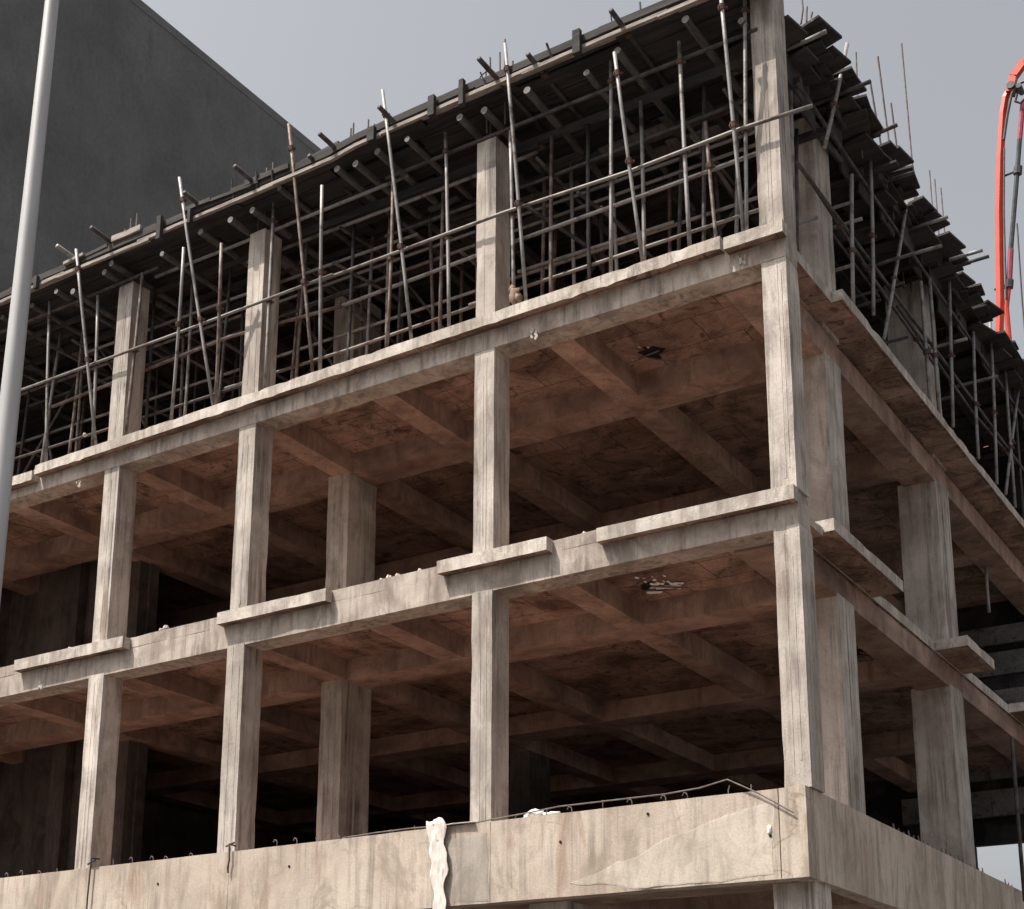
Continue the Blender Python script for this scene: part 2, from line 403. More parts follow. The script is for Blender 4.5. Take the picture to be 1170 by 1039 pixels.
# ceiling breakouts: dark patches painted as the shade inside holes
def breakout(px, py, z, white):
    p = at(px, py, 'z', z - .008)
    mb = MB(); n = 14; V = [p + Vector((0, 0, -.006))]; 
    for i in range(n):
        a = 2 * math.pi * i / n; r = R(.06, .20)
        V.append(p + Vector((math.cos(a) * r, math.sin(a) * r * 1.3, -.002)))
    Vt = [v + Vector((0, 0, .03)) for v in V]
    mb.add(V + Vt, [(0, 1 + (i + 1) % n, 1 + i) for i in range(n)] + [(1 + i, 1 + (i + 1) % n, n + 2 + (i + 1) % n, n + 2 + i) for i in range(n)])
    o = mb.build('ceiling_breakout', 'hollow_shade', bld, loc=p)
    o['label'] = 'dark patch painted as the shade of a hole in the ceiling'
    for i in range(20):
        a = R(-1.6, 1.9) if white else R(0, 6.28); r = R(.12, .34)
        c = p + Vector((math.cos(a) * r * 1.1, math.sin(a) * r * 1.2, -.006))
        if white or i < 4: blobs('mortar_patch', [(c, (R(.008, .036), R(.008, .04), .008))], 'white' if white else 'mortar', o)
    for i in range(3):
        a = p + Vector((R(-.25, .1), R(-.2, .2), -.03)); m2 = MB()
        m2.tube([a, a + Vector((R(.15, .4), R(-.25, .25), R(-.05, -.01)))], .012, 6); m2.build('rebar', 'rebar', o)
_p = at(752, 672, 'z', 3.11)
for dx, dy, sx, sy in ((0, 0, .10, .035), (.16, .05, .09, .05), (-.12, .12, .07, .03), (.05, -.14, .05, .03), (.26, -.03, .05, .03)):
    blobs('torn_plaster', [(_p + Vector((dx, dy, 0)), (sx, sy, .014)), (_p + Vector((dx + .06, dy + .03, 0)), (sx * .6, sy * .8, .012)), (_p + Vector((dx - .05, dy - .03, 0)), (sx * .5, sy, .012))], 'white', bld)
breakout(745, 403, 6.35, False)
breakout(742, 669, 3.13, True)
breakout(1006 - 30, 364 + 380, 3.13, False)

def skin(pts, name, mat, th=.0015, y=-.112):
    P2 = [at(a, b, 'y', -.11) for a, b in pts]; out = []
    for p, q in zip(P2, P2[1:] + P2[:1]):
        n = max(1, int((q - p).length / .05))
        for k in range(n):
            v = p.lerp(q, k / n); out.append(Vector((v.x + .03 * noise.noise(v * 4), y, v.z + .05 * noise.noise(v * 3 + Vector((9, 0, 0))) + R(-.004, .004))))
    c = sum(out, Vector()) / len(out); n = len(out); c.y = y - th
    inner = [Vector((c.x + (v.x - c.x) * .97, y - th, c.z + (v.z - c.z) * .94)) for v in out]
    V = out + inner + [c]
    F_ = [(i, (i + 1) % n, n + (i + 1) % n, n + i) for i in range(n)] + [(n + i, n + (i + 1) % n, 2 * n) for i in range(n)]
    return mesh_obj(name, V, F_, mat, par, out[0], False)
M['patch'] = concrete('pale_plaster_skin', (.58, .515, .44), (.42, .37, .31), .3, (7, 7, .8), 1.3, .3, (.30, .24, .19))
M['patch2'] = concrete('grey_plaster_skin', (.44, .395, .35), (.34, .30, .26), .4, (14, 14, .4), 1.6, .3, (.2, .16, .13))
skin([(650, 1008), (700, 992), (760, 962), (830, 932), (884, 916), (884, 996), (800, 1007), (720, 1016)], 'plaster_patch', 'patch')
skin([(512, 960), (556, 950), (560, 1030), (518, 1034)], 'stained_patch', 'patch2')
for (px, y0, y1) in ((889, 906, 1003), (262, 978, 1060), (108, 992, 1080), (520, 948, 1034), (560, 946, 1030)):
    a_, b_ = at(px, y0, 'y', -.11), at(px + .06 * (y1 - y0), y1, 'y', -.11)
    mb = MB(); mb.box((a_.x - .003, -.114, -.925), (a_.x + .003, -.10, -.005), .003, [1, 1, 12]); mb.build('formwork_joint', 'hollow_shade' if px == 889 else 'beam', par)
for (px, py) in ((880, 955), (740, 930), (640, 962), (330, 990), (180, 1010)):
    p = at(px, py, 'y', -.12); mb = MB(); mb.tube([p, p + Vector((0, .012, 0))], .016, 9); mb.build('tie_hole', 'hollow_shade', par, loc=p)  # dark disc painted as the shade inside a tie hole
p = at(879, 948, 'y', -.12); blobs('mortar_splash', [(p, (.025, .02, .05))], 'white', par)
# rods and hooks along the top of the parapet
xs = [-13.9 + i * .36 for i in range(38)]
for x in xs:
    if -10.9 < x < -10.2 or -8.2 < x < -7.6 or -4.3 < x < -3.6 or x > -.35: continue
    x += R(-.06, .06); h = R(.05, .10); y = R(-.02, .04); mb = MB()
    pts = [Vector((x, y, -.03)), Vector((x, y, h * .7))] + ([Vector((x - .01, y, h)), Vector((x - .045, y, h + .01)), Vector((x - .06, y, h - .02))] if random.random() < .45 else [Vector((x + R(-.02, .02), y, h + .02))])
    mb.tube(pts, .0065, 5); mb.build('rebar_hook', 'rebar', par, loc=(x, y, -.03))
for i in range(24):
    y = 2.95 + i * .19
    if i > 20: y += 1
    h = R(.04, .10); x = -.1; mb = MB()
    mb.tube([(x, y, -.03), (x, y, h), (x - .01, y + .03, h + .03), (x - .02, y + .08, h + .02), (x - .02, y + .1, h - .02)], .0075, 5)
    mb.build('rebar_hook', 'rebar', par2, loc=(x, y, -.03))
mb = MB(); pts = [at(px, py, 'y', -.03) for px, py in ((392, 958), (430, 952), (470, 947), (540, 941), (600, 930), (640, 922), (700, 915), (760, 908), (800, 901), (836, 893), (870, 908), (912, 931))]
pts = [Vector((p.x, -.05 if i < 9 else -.14, p.z)) for i, p in enumerate(pts)]
mb.tube(pts, .008, 6); tag(mb.build('steel_rod', 'rebar', loc=pts[0]), 'long thin steel rod along the parapet top, bent down near the corner', 'steel bar')
mb = MB(); p = at(262, 968, 'y', -.15)
mb.tube([p + Vector((0, .12, .03)), p + Vector((0, .0, .04)), p, p + Vector((.01, .0, -.16)), p + Vector((-.01, .0, -.26)), p + Vector((0, 0, -.33))], .012, 6)
mb.tube([p + Vector((-.08, .03, .02)), p + Vector((.08, .0, .05))], .012, 6)
tag(mb.build('hanging_wire', 'rust', loc=p), 'short rusty wire hooked over the parapet below the second column from left', 'wire')
mb = MB(); p = at(104, 985, 'y', -.16)
mb.tube([p + Vector((0, .15, .06)), p + Vector((0, 0, .05)), p, p + Vector((-.02, 0, -.5)), p + Vector((-.01, 0, -1.2)), p + Vector((-.03, 0, -2.6))], .012, 6)
mb.tube([p + Vector((-.09, .03, -.02)), p + Vector((.08, .0, .02))], .014, 6)
tag(mb.build('hanging_cable', 'hose', loc=p), 'dark cable hanging down the parapet below the leftmost column', 'cable')

# torn white cloth over the parapet
def cloth():
    rows = 26; cols = 9; V = []; Fc = []
    top = at(497, 937, 'y', -.15); bot = at(504, 1060, 'y', -.17)
    for i in range(rows):
        t = i / (rows - 1); c = top.lerp(bot, t); w = .085 + .045 * abs(math.sin(t * 3.1 + .9)) + .05 * noise.noise(Vector((t * 7, 0, 0)))
        cx = c.x + .02 * math.sin(t * 5) + .012 * math.sin(t * 19)
        for j in range(cols):
            s = j / (cols - 1) - .5
            y = -.155 - .012 * math.cos(s * 22 + t * 2) - .02 * noise.noise(Vector((s * 6, t * 9, 2)))
            V.append((cx + s * 2 * w * .95, y, c.z + .02 * math.sin(s * 6)))
    for i in range(rows - 1):
        for j in range(cols - 1): Fc.append((i * cols + j, i * cols + j + 1, (i + 1) * cols + j + 1, (i + 1) * cols + j))
    n = len(V); tp = []
    q = at(545, 944, 'y', 0)
    for i in range(10):           # tail lying on the parapet top
        t = i / 9
        for j in range(5):
            s = j / 4
            tp.append((top.x - .1 + t * (q.x - top.x + .15), -.16 + .20 * s, .012 + .035 * abs(noise.noise(Vector((t * 5, s * 3, 1)))) + (.02 if t < .3 else 0)))
    Fc += [(n + i * 5 + j, n + (i + 1) * 5 + j, n + (i + 1) * 5 + j + 1, n + i * 5 + j + 1) for i in range(9) for j in range(4)]
    o = mesh_obj('hanging_cloth', V + tp, Fc, 'cloth', None, top, True)
    sm = o.modifiers.new('thick', 'SOLIDIFY'); sm.thickness = .008
    tag(o, 'torn off-white cloth hanging twisted over the front parapet left of the third column', 'cloth')
cloth()
mb = MB(); p = at(612, 931, 'y', .03)
mb.blob(p, (.11, .07, .06), 2); mb.blob(p + Vector((.18, .02, -.015)), (.13, .06, .035), 5); mb.blob(p + Vector((-.1, .0, -.02)), (.06, .05, .03), 9)
tag(mb.build('plastic_bag', 'white', loc=p, smooth=True), 'crumpled white bag lying on the parapet top right of the third column', 'bag')
mb = MB(); p = at(588, 338, 'y', -.06)
mb.blob(p, (.07, .06, .11), 4); mb.blob(p + Vector((-.03, 0, .1)), (.05, .04, .05), 6); mb.blob(p + Vector((.05, 0, -.05)), (.05, .05, .06), 8)
tag(mb.build('sack', 'sackcloth', loc=p, smooth=True), 'small brown sack on the upper ledge at the foot of the third column', 'sack')

# ------------------------------------------------------------------ formwork deck on top
zd = lambda x: 9.31 + .018 * (x + 12) - (.006 * (x + 4) ** 2 * .5 if x > -4 else 0) + (.05 if x > -6 else 0)   # height of the front edge
deck = empty('formwork_deck', (0, 0, 9.4), 'dark timber and plywood formwork deck propped on scaffolding over the top floor', 'formwork')
mb = MB()                                  # board sheathing, one surface
y = -.34
while y < YB:
    w = R(.16, .24); x = XL - R(0, .4)
    while x < -.1:
        l = R(1.6, 3.8); x2 = min(x + l, R(-.05, .22)); dz = R(-.018, .018); zz = zd((x + x2) / 2)
        mb.box((x, y + .004, zz + dz), (x2 - .012, y + w - .008, zz + dz + .03), 0, [1, 1, 1], zf=lambda a, b, c: .018 * (a - (x + x2) / 2))
        x = x2 + .002
        if x > -.5: break
    y += w
mb.build('deck_boards', 'board', deck)
# an unbroken ply skin above the boards so that no daylight leaks
mb = MB(); mb.box((XL, -.30, 9.54), (-.02, YB, 9.56), 0, [30, 1, 1], zf=lambda a, b, c: zd(a) - 9.45 if a < -.3 else -.05); mb.build('plywood_sheet', 'ply', deck)
# two long fascia timbers on the front edge, in lengths
def fascia(zo, yo, h, mat, cuts, th=.05):
    for a, b in zip(cuts[:-1], cuts[1:]):
        mb = MB(); t1, t2 = R(-.02, .02), R(-.02, .02)
        mb.box((a + .01, yo, zo), (b - .01 + R(0, .3), yo + th, zo + h), .006, [max(2, int((b - a) / .4)), 1, 1],
               zf=lambda x, y, z: zd(x) + t1 + (t2 - t1) * (x - a) / (b - a))
        mb.build('fascia_timber', mat, deck)
fascia(-.07, -.40, .05, 'timber', [-16.2, -13.4, -11.6, -9.9, -7.5, -5.4, -3.2, -1.3, .15])
fascia(.03, -.385, .10, 'board', [-16.4, -12.6, -10.4, -8.2, -6.3, -3.9, -2.1, .2])
fascia(.0, -.30, .05, 'timber', [-16, -12.9, -9.2, -6.8, -4.5, -1.9, .1])
# broken piece of pale board and a reddish panel on the far left
for (px, py, l, w) in ((310, 205, .8, .2), (150, 272, .6, .25), (285, 218, .5, .2), (232, 238, .5, .15)):
    p = at(px, py, 'y', -.3); mb = MB(); mb.box((p.x - l / 2, -.42, p.z - .03), (p.x + l / 2, -.1, p.z - .01 + w * .3), .02, [5, 2, 1])
    mb.build('loose_board', random.choice(['timber', 'board']), deck)
# round joists with pale sawn ends, running front to back
JE = [(64, 333), (83, 333), (119, 311), (127, 301), (185, 290), (229, 265), (263, 251), (288, 240), (319, 215), (385, 193), (406, 187), (431, 173), (465, 159), (525, 134), (553, 126), (602, 103), (670, 83), (705, 58), (783, 22)]
JX = [(at(a, b, 'y', -.32 + .02 * (i % 3)), .050 if i % 4 else .042) for i, (a, b) in enumerate(JE)]
JX += [(Vector((x, -.1, 9.2)), .045) for x in (-12.5, -13.2, -14, -15, -.35)]
for p, r in JX:
    mb = MB(); sk = R(-.15, .15); L_ = R(2.3, 4.2)
    zz = p.z
    mb.tube([p, Vector((p.x + sk * .3, p.y + L_ * .5, zz + R(-.02, .02))), Vector((p.x + sk, p.y + L_, zz + R(-.02, .03)))], r, 10, m=0, mcap=1)
    mb.build('joist', 'joist', deck, mats=['joist', 'joist_end'], loc=p)
for row in range(1, 5):                    # further joists behind
    for i in range(12 if row < 3 else 8):
        x = -15 + i * (1.25 if row < 3 else 1.9) + R(-.2, .2); y0 = 2.6 * row + R(-.2, .2)
        mb = MB(); z = 9.22 + R(-.08, .05); mb.tube([(x, y0, z), (x + R(-.2, .2), y0 + R(2.2, 3), z + R(-.03, .03))], .05, 8); mb.build('joist', 'joist', deck)
# girders along x under the joists
for y0 in (.5, 1.15, 2.2, 3.4, 4.7, 6.0, 8.0, 10.5):
    for k in range(4):
        a = -16 + k * 4.1; mb = MB(); z = 9.10 + R(-.06, .04); hh = random.choice([.09, .12, .06])
        mb.box((a + R(-.2, .2), y0, z), (min(a + 4.3, -.12), y0 + .07, z + hh), .006, [6, 1, 1]); mb.build('girder', random.choice(['board', 'board', 'ply']), deck)
# short boards and beam-bottom panels hanging near the column heads
for i in range(72):
    x = R(-15, -.6); y0 = R(.1, 2.2) if i % 2 else R(2, 5.5); z = R(8.85, 9.2); l = R(.4, 1.6); a = R(-.25, .25)
    mb = MB()
    if random.random() < .5: mb.box((x, y0, z), (x + l, y0 + R(.08, .25), z + .03), .008, [3, 1, 1], zf=lambda X, Y, Z: a * .3 * (X - x))
    else: mb.box((x, y0, z), (x + R(.06, .2), y0 + l, z + .03), .008, [1, 3, 1], zf=lambda X, Y, Z: a * .3 * (Y - y0))
    mb.build('hanging_board', random.choice(['board', 'joist', 'board']), deck)
# the ragged right edge: plywood sheets and boards pushed out at odd angles
def sheet(cx, cy, z, lx, ly, rz, tilt, th=.035, mat='ply'):
    mb = MB(); c, s = math.cos(rz), math.sin(rz); V = []
    for dz in (0, th):
        for (a, b) in ((-lx / 2, -ly / 2), (lx / 2, -ly / 2), (lx / 2, ly / 2), (-lx / 2, ly / 2)):
            V.append((cx + a * c - b * s, cy + a * s + b * c, z + dz + tilt * a))
    mb.add(V, [(3, 2, 1, 0), (4, 5, 6, 7), (0, 1, 5, 4), (1, 2, 6, 5), (2, 3, 7, 6), (3, 0, 4, 7)])
    return mb.build('plywood_panel', mat, deck, loc=(cx, cy, z))
for (px, py, ext) in ((955, 45, .30), (962, 62, .22), (975, 85, .2), (986, 100, .2), (994, 122, .18), (1003, 134, .22), (1022, 165, .18), (1036, 175, .3), (1042, 196, .28), (1064, 238, .25), (1080, 252, .22), (1094, 270, .3), (1102, 290, .2), (1110, 320, .15), (1122, 330, .18), (1140, 352, .18), (1160, 390, .2)):
    p = at(px, py, 'z', 9.66)
    sheet(p.x - .55, p.y + R(-.1, .1), 9.60 + R(-.05, .05), 1.15, R(.28, .6), R(-.25, .25), R(-.06, .08), mat=random.choice(['ply', 'ply', 'board']))
for i in range(26):
    y0 = .7 + i * .42 + R(-.1, .1)
    sheet(R(-.55, -.3), y0, 9.42 + R(-.16, .1), R(.7, 1.2), R(.3, .6), R(-.3, .3), R(-.12, .12), mat=random.choice(['ply', 'board']))
for i in range(18):                        # beam side shutters hanging below the edge
    y0 = .9 + i * .72
    mb = MB(); z = R(8.95, 9.15); x = -.28 + R(-.08, .12)
    mb.box((x, y0, z), (x + .03, y0 + R(.4, .8), 9.45 + R(-.05, .05)), .01, [1, 2, 2]); mb.build('side_shutter', 'ply', deck)
# far right tail of the deck
for i in range(16):
    sheet(-.3 + R(-.1, .1), 11 + i * .6, 9.5 + R(-.1, .15), R(.9, 1.3), .5, R(-.3, .3), R(-.1, .1))

mb = MB(); mb.box((-1.2, 9.4, 9.465), (.24, 23, 9.49), .02, [4, 30, 1]); mb.build('plywood_sheet', 'ply', deck)
mb = MB(); mb.box((-9, YB + .001, 9.50), (-.02, 23, 9.54)); mb.build('plywood_sheet', 'ply', deck)
mb = MB()
for i in range(36):
    mb.box((-9, YB + .05 + i * .25, 9.42 + R(-.02, .02)), (R(-.1, .15), YB + .27 + i * .25, 9.45)); 
mb.build('deck_boards', 'board', deck)
# ragged bits along the front edge: short sticks, wedges and board ends
for i in range(34):
    x = -14.5 + i * .43 + R(-.15, .15); z = zd(x); mb = MB(); k = random.random()
    if k < .35: mb.tube([(x, -.36, z - .06), (x + R(-.06, .06), -.38 + R(-.1, .05), z + R(.12, .30))], R(.010, .018), 6); nm, mt = 'stick', 'dark_steel'
    elif k < .75:
        l = R(.3, 1.0); t = R(-.12, .12); y0 = R(-.44, -.34)
        mb.box((x, y0, z + .09), (x + l, y0 + R(.05, .15), z + R(.12, .17)), .008, [3, 1, 1], zf=lambda X, Y, Z: t * (X - x)); nm, mt = 'loose_board', random.choice(['board', 'ply', 'timber'])
    else:
        mb.box((x, -.47, z - R(.12, .2)), (x + R(.05, .14), -.405, z + R(.06, .2)), .006, [1, 1, 2]); nm, mt = 'cleat', 'board'
    mb.build(nm, mt, deck)
# more sheets, standing and leaning at the ragged edge
for i in range(16):
    y0 = 1.4 + i * .66 + R(-.15, .15); x = R(-.35, .0); mb = MB(); c_ = R(-.12, .12)
    mb.box((x, y0, 9.35), (x + .03, y0 + R(.35, .7), 9.62 + R(.0, .16)), .01, [1, 3, 2], zf=lambda X, Y, Z: c_ * (Y - y0)); mb.build('side_shutter', 'ply', deck)

# ------------------------------------------------------------------ scaffolding
def tube_obj(name, a, b, r, mat, label, group=None, cat='scaffold tube', bow=.012, n=8, clamps=(), loc=None):
    a = Vector(a); b = Vector(b); mid = (a + b) / 2 + Vector((R(-1, 1), R(-1, 1), 0)) * bow
    mb = MB(); mb.tube([a, a.lerp(mid, .5) + (mid - (a + b) / 2) * .25, mid, mid.lerp(b, .5) + (mid - (a + b) / 2) * .25, b], r, n)
    o = mb.build(name, mat, None, loc=loc or a, smooth=True)
    tag(o, label, cat, group)
    for t in clamps:
        p = a.lerp(b, t); d = (b - a).normalized(); c = MB()
        c.tube([p - d * .035, p + d * .035], r * 1.6, 8)
        s = d.orthogonal().normalized(); c.tube([p - s * .045, p + s * .065], r * .8, 6)
        q = d.cross(s); c.box(p - Vector((.022, .022, .016)) + q * .035, p + Vector((.022, .022, .016)) + q * .035)
        c.build('clamp', 'rust', o, loc=p)
    return o

colx = [(-.2, 'corner column'), (-4.0, 'third column'), (-7.9, 'second column'), (-10.5, 'leftmost column')]
rw = .024
# front row: (bottom pixel, top pixel, material, where)
FR = [
 ((53, 522), (57, 345), 'steel', 'upright grey tube on the upper ledge left of the leaning tube at the far left'),
 ((109, 502), (87, 285), 'steel', 'leaning tube left of the leftmost top-floor column, its tip above the deck'),
 ((106, 500), (112, 338), 'steel', 'upright tube beside the leaning one left of the leftmost top-floor column'),
 ((144, 494), (163, 312), 'rusty', 'rusty tube standing in front of the leftmost top-floor column'),
 ((196, 474), (210, 283), 'steel', 'grey tube midway between the leftmost column and the next leaning tube'),
 ((243, 459), (205, 203), 'steel', 'long leaning tube left of the second column, its tip high over the deck'),
 ((247, 457), (253, 278), 'rusty', 'rusty upright tube meeting the leaning tube left of the second column'),
 ((303, 442), (313, 232), 'steel', 'upright tube standing in front of the second top-floor column'),
 ((357, 424), (330, 142), 'rusty', 'long rusty leaning tube right of the second column rising over the deck'),
 ((366, 422), (368, 212), 'steel', 'upright tube just right of the rusty leaning tube near the second column'),
 ((442, 397), (449, 198), 'rusty', 'upright rusty tube midway between second and third column'),
 ((470, 388), (437, 103), 'steel', 'long leaning tube midway between second and third column with tip against the sky'),
 ((513, 374), (509, 152), 'steel', 'upright tube left of the third column'),
 ((587, 338), (583, 150), 'steel', 'upright tube on the right edge of the third top-floor column'),
 ((601, 345), (577, 50), 'steel', 'leaning tube right of the third column rising over the deck'),
 ((698, 310), (698, 70), 'steel', 'upright tube midway between the third and the corner column'),
 ((734, 297), (702, 60), 'steel', 'leaning tube midway between the third and the corner column'),
 ((788, 280), (776, 48), 'steel', 'thick upright tube nearest the middle of the last bay before the corner'),
 ((818, 269), (806, 140), 'rusty', 'short rusty tube inside the last bay before the corner column'),
 ((853, 256), (851, -15), 'steel', 'upright tube just left of the corner column'),
 ((848, 250), (822, -20), 'steel', 'leaning tube just left of the corner column crossing the upright one'),
]
def zrail(p): return 7.76
for i, (b, t, mt, lab) in enumerate(FR):
    y0 = -.055 if mt != 'rusty' or i not in (18,) else .35
    B_ = at(*b, 'y', y0); T_ = at(*t, 'y', y0)
    # tubes whose tips rise over the deck lean outward past the fascia
    if t[1] < 290 and lab.find('lean') >= 0: T_ = at(*t, 'y', -.46)
    zt_ = 6.333 + .011 * (B_.x + 12.05) if -12.05 < B_.x < -.7 else (6.265 if B_.x < -12 else 6.42)
    B_ = T_ + (B_ - T_) * ((T_.z - zt_) / (T_.z - B_.z))       # foot rests on the ledge
    tt = (7.76 - B_.z) / (T_.z - B_.z)
    M.setdefault('rusty_tube', simple('rusty_tube', (.10, .058, .045), (.21, .185, .17), 6, .6, .25, lo=.4, hi=.62))
    tube_obj('scaffold_pole', B_, T_, rw * (1.12 if 'thick' in lab else 1), 'steel' if mt == 'steel' else 'rusty_tube', lab, 'front row of scaffold poles', 'scaffold pole', clamps=(tt,) if T_.z < 9.1 else (tt, .9))
# front ledger
pts = [(24, 446), (200, 382), (380, 314), (576, 243), (722, 195), (841, 149), (928, 121)]
P_ = [at(a, b, 'y', -.11) for a, b in pts]
M['rail'] = simple('dull_rail_tube', (.10, .07, .055), (.19, .18, .17), 4, .6, .3, lo=.35, hi=.5)
def rail(pp, r, mat, label, group=None):
    mb = MB(); mb.tube(pp, r, 8); o = mb.build('scaffold_rail', mat, None, loc=pp[0], smooth=True); return tag(o, label, 'scaffold rail', group)
rail(P_[:3] , .022, 'rail', 'long horizontal tube across the front left half of the top floor', 'front rails')
rail([P_[2] + Vector((-.3, .06, .02))] + P_[3:], .023, 'rail', 'long horizontal tube passing the corner column with its free end beyond', 'front rails')
A_, B2 = at(390, 350, 'z', 7.76), at(866, 175, 'z', 7.78)
rail([A_, A_.lerp(B2, .4) + Vector((0, 0, .015)), A_.lerp(B2, .7), B2], .027, 'steel', 'second horizontal tube just behind the front one in the two right bays', 'inner rails')
rail([at(60, 465, 'z', 7.76), at(262, 385, 'z', 7.76), at(390, 350, 'z', 7.74)], .027, 'rusty_tube', 'second horizontal tube behind the front one in the two left bays', 'inner rails')
A_, B2 = at(592, 311, 'z', 7.76), at(770, 254, 'z', 7.76)
rail([A_, B2], .026, 'steel', 'third horizontal tube deeper in, right of the third column', 'inner rails')
for k, (x0, x1, y0, z) in enumerate(((-14, -8.2, .58, 7.05), (-9, -4.2, .62, 7.1), (-4.6, -.4, .58, 7.12), (-14, -7, 1.22, 8.4), (-8, -.5, 1.22, 8.45), (-12, -5.5, .62, 8.55), (-6, -.6, .56, 8.6), (-14, -7.5, 2.0, 7.1), (-7.7, -.5, 2.0, 7.15))):
    rail([Vector((x0, y0, z)), Vector(((x0 + x1) / 2, y0, z + R(-.03, .03))), Vector((x1, y0 + R(-.05, .05), z + R(-.04, .04)))], .023, 'rail' if k % 3 else 'dark_steel', 'thin horizontal tube crossing the props behind the front poles', 'thin rails behind the front poles')
# upper ledger close under the deck
for k, (x0, x1, y0, z) in enumerate(((-14.5, -9.8, -.02, 9.0), (-10.0, -5.3, .12, 9.02), (-5.6, -.2, .02, 9.06), (-8.5, -3.5, .5, 8.98))):
    rail([Vector((x0, y0, z)), Vector(((x0 + x1) / 2, y0, z + R(-.03, .03))), Vector((x1, y0, z + R(-.02, .05)))], .026, 'steel' if k % 2 else 'dark_steel',
         'horizontal tube high under the deck, number %s along the front' % ('one', 'two', 'three', 'four')[k] if False else ('horizontal tube under the deck edge over the leftmost column', 'horizontal tube under the deck edge over the second column', 'horizontal tube under the deck edge from the third to the corner column', 'set-back horizontal tube under the deck between the second and third column')[k], 'rails under the deck')
# dark tubes that stick out over the front edge
OUT = [((65, 281), 'farthest left'), ((104, 260), 'second from the left'), ((210, 220), 'left of the second column'), ((268, 190), 'over the second column'), ((353, 178), 'low beside the leaning rusty pole'), ((365, 153), 'first against the open sky'), ((433, 122), 'crossing the leaning pole of the middle bay'), ((547, 67), 'over the third column'), ((603, 62), 'right of the third column'), ((698, 12), 'nearest the top edge of the photo')]
for (q, wh) in OUT:
    a = at(*q, 'z', 9.56 if q[0] not in (353,) else 9.5); b = Vector((a.x + R(-.05, .05), R(1.2, 2.2), 9.50))
    b = Vector((a.x + .02, .9, a.z - .12))
    tube_obj('projecting_tube', a, b, .034, 'dark_steel' if q[0] != 65 else 'steel', 'dark tube jutting over the front deck edge, ' + wh, 'tubes sticking out over the front', clamps=(.27,))
# right face: poles on the cantilever edge
RF = [((975, 353), (973, 200), 'first slim pole standing on the right slab edge behind the wide column'), ((998, 360), (993, 152), 'tall pole on the right slab edge, second behind the corner'),
      ((1010, 388), (1036, 233), 'slanted pole on the right slab edge crossing the tall one'), ((1063, 462), (1052, 322), 'pale pole of a close pair on the right slab edge'), ((1073, 473), (1062, 318), 'second pale pole of the close pair on the right slab edge'),
      ((1089, 488), (1084, 300), 'pole on the right slab edge right of the pale pair'), ((1139, 553), (1131, 365), 'pole on the right slab edge near the right border'), ((1160, 580), (1148, 420), 'pole on the right slab edge at the right border'),
      ((1149, 565), (1166, 430), 'slanted pole at the right border crossing its neighbour'), ((1118, 524), (1112, 380), 'slim pole between the pale pair and the right border')]
for b, t, lab in RF:
    B_ = at(*b, 'x', -.06); T_ = at(*t, 'x', -.06); B_.z = max(B_.z, 6.59)
    tube_obj('scaffold_pole', B_, T_, .027, 'steel', lab, 'scaffold poles on the right side', 'scaffold pole', clamps=(.42,))
for i in range(12):
    y0 = 11.2 + i * .95
    tube_obj('scaffold_pole', (-.1 + R(-.04, .04), y0, 6.59), (-.1 + R(-.12, .12), y0 + R(-.15, .15), 9.4), .025, 'steel' if i % 3 else 'dark_steel', 'slim scaffold pole far back on the right slab edge beyond the border', 'rear scaffold poles on the right side', 'scaffold pole')
# slanted pole whose tip stands over the deck edge, near the corner
tube_obj('scaffold_pole', at(942, 170, 'x', .05), at(968, 50, 'x', .15), .026, 'steel', 'slanted tube rising past the ragged deck edge near the corner', 'scaffold poles on the right side', 'scaffold pole', clamps=(.4,))
# tubes sticking out to the right
ro = [((944, 36), 'nearest the corner'), ((995, 93), 'below the second ragged panel'), ((1025, 143), 'beside the tall starter bars'), ((1045, 197), 'under the tallest starter bar'), ((1083, 248), 'above the notch in the panels'), ((1130, 293), 'farthest right against the sky')]
for q, wh in ro:
    a = at(*q, 'z', 9.5); b = Vector((a.x - R(1.3, 1.7), a.y + R(-.1, .1), 9.45))
    tube_obj('projecting_tube', a, b, .028, 'steel' if q[0] in (944, 1083) else 'dark_steel', 'tube end sticking out of the ragged right deck edge, ' + wh, 'tubes sticking out on the right')
for k, (p0, p1) in enumerate((((1076, 281), (1000, 305)), ((1105, 387), (1035, 408)), ((985, 250), (925, 268)), ((1140, 430), (1090, 445)), ((1085, 297), (1125, 290)))):
    a = at(*p0, 'z', 8.3); b = at(*p1, 'z', 8.3); b.y = a.y
    tube_obj('scaffold_rail', a, b, .026, 'steel', ('pale horizontal tube end pointing right below the deck notch', 'short pale horizontal tube end left of the right border pole', 'dark horizontal tube behind the wide column at the corner', 'low horizontal tube on the right side near the border', 'horizontal tube under the far ragged panels')[k], 'rails on the right side', 'scaffold rail')
tube_obj('scaffold_rail', Vector((-.12, .9, 7.8)), Vector((-.10, 13.5, 7.85)), .026, 'dark_steel', 'long dark horizontal tube along the right side at half height', 'rails on the right side', 'scaffold rail')
tube_obj('scaffold_rail', Vector((-.10, 1.0, 8.95)), Vector((-.10, 13.3, 9.0)), .026, 'dark_steel', 'long dark horizontal tube along the right side close under the deck', 'rails on the right side', 'scaffold rail')
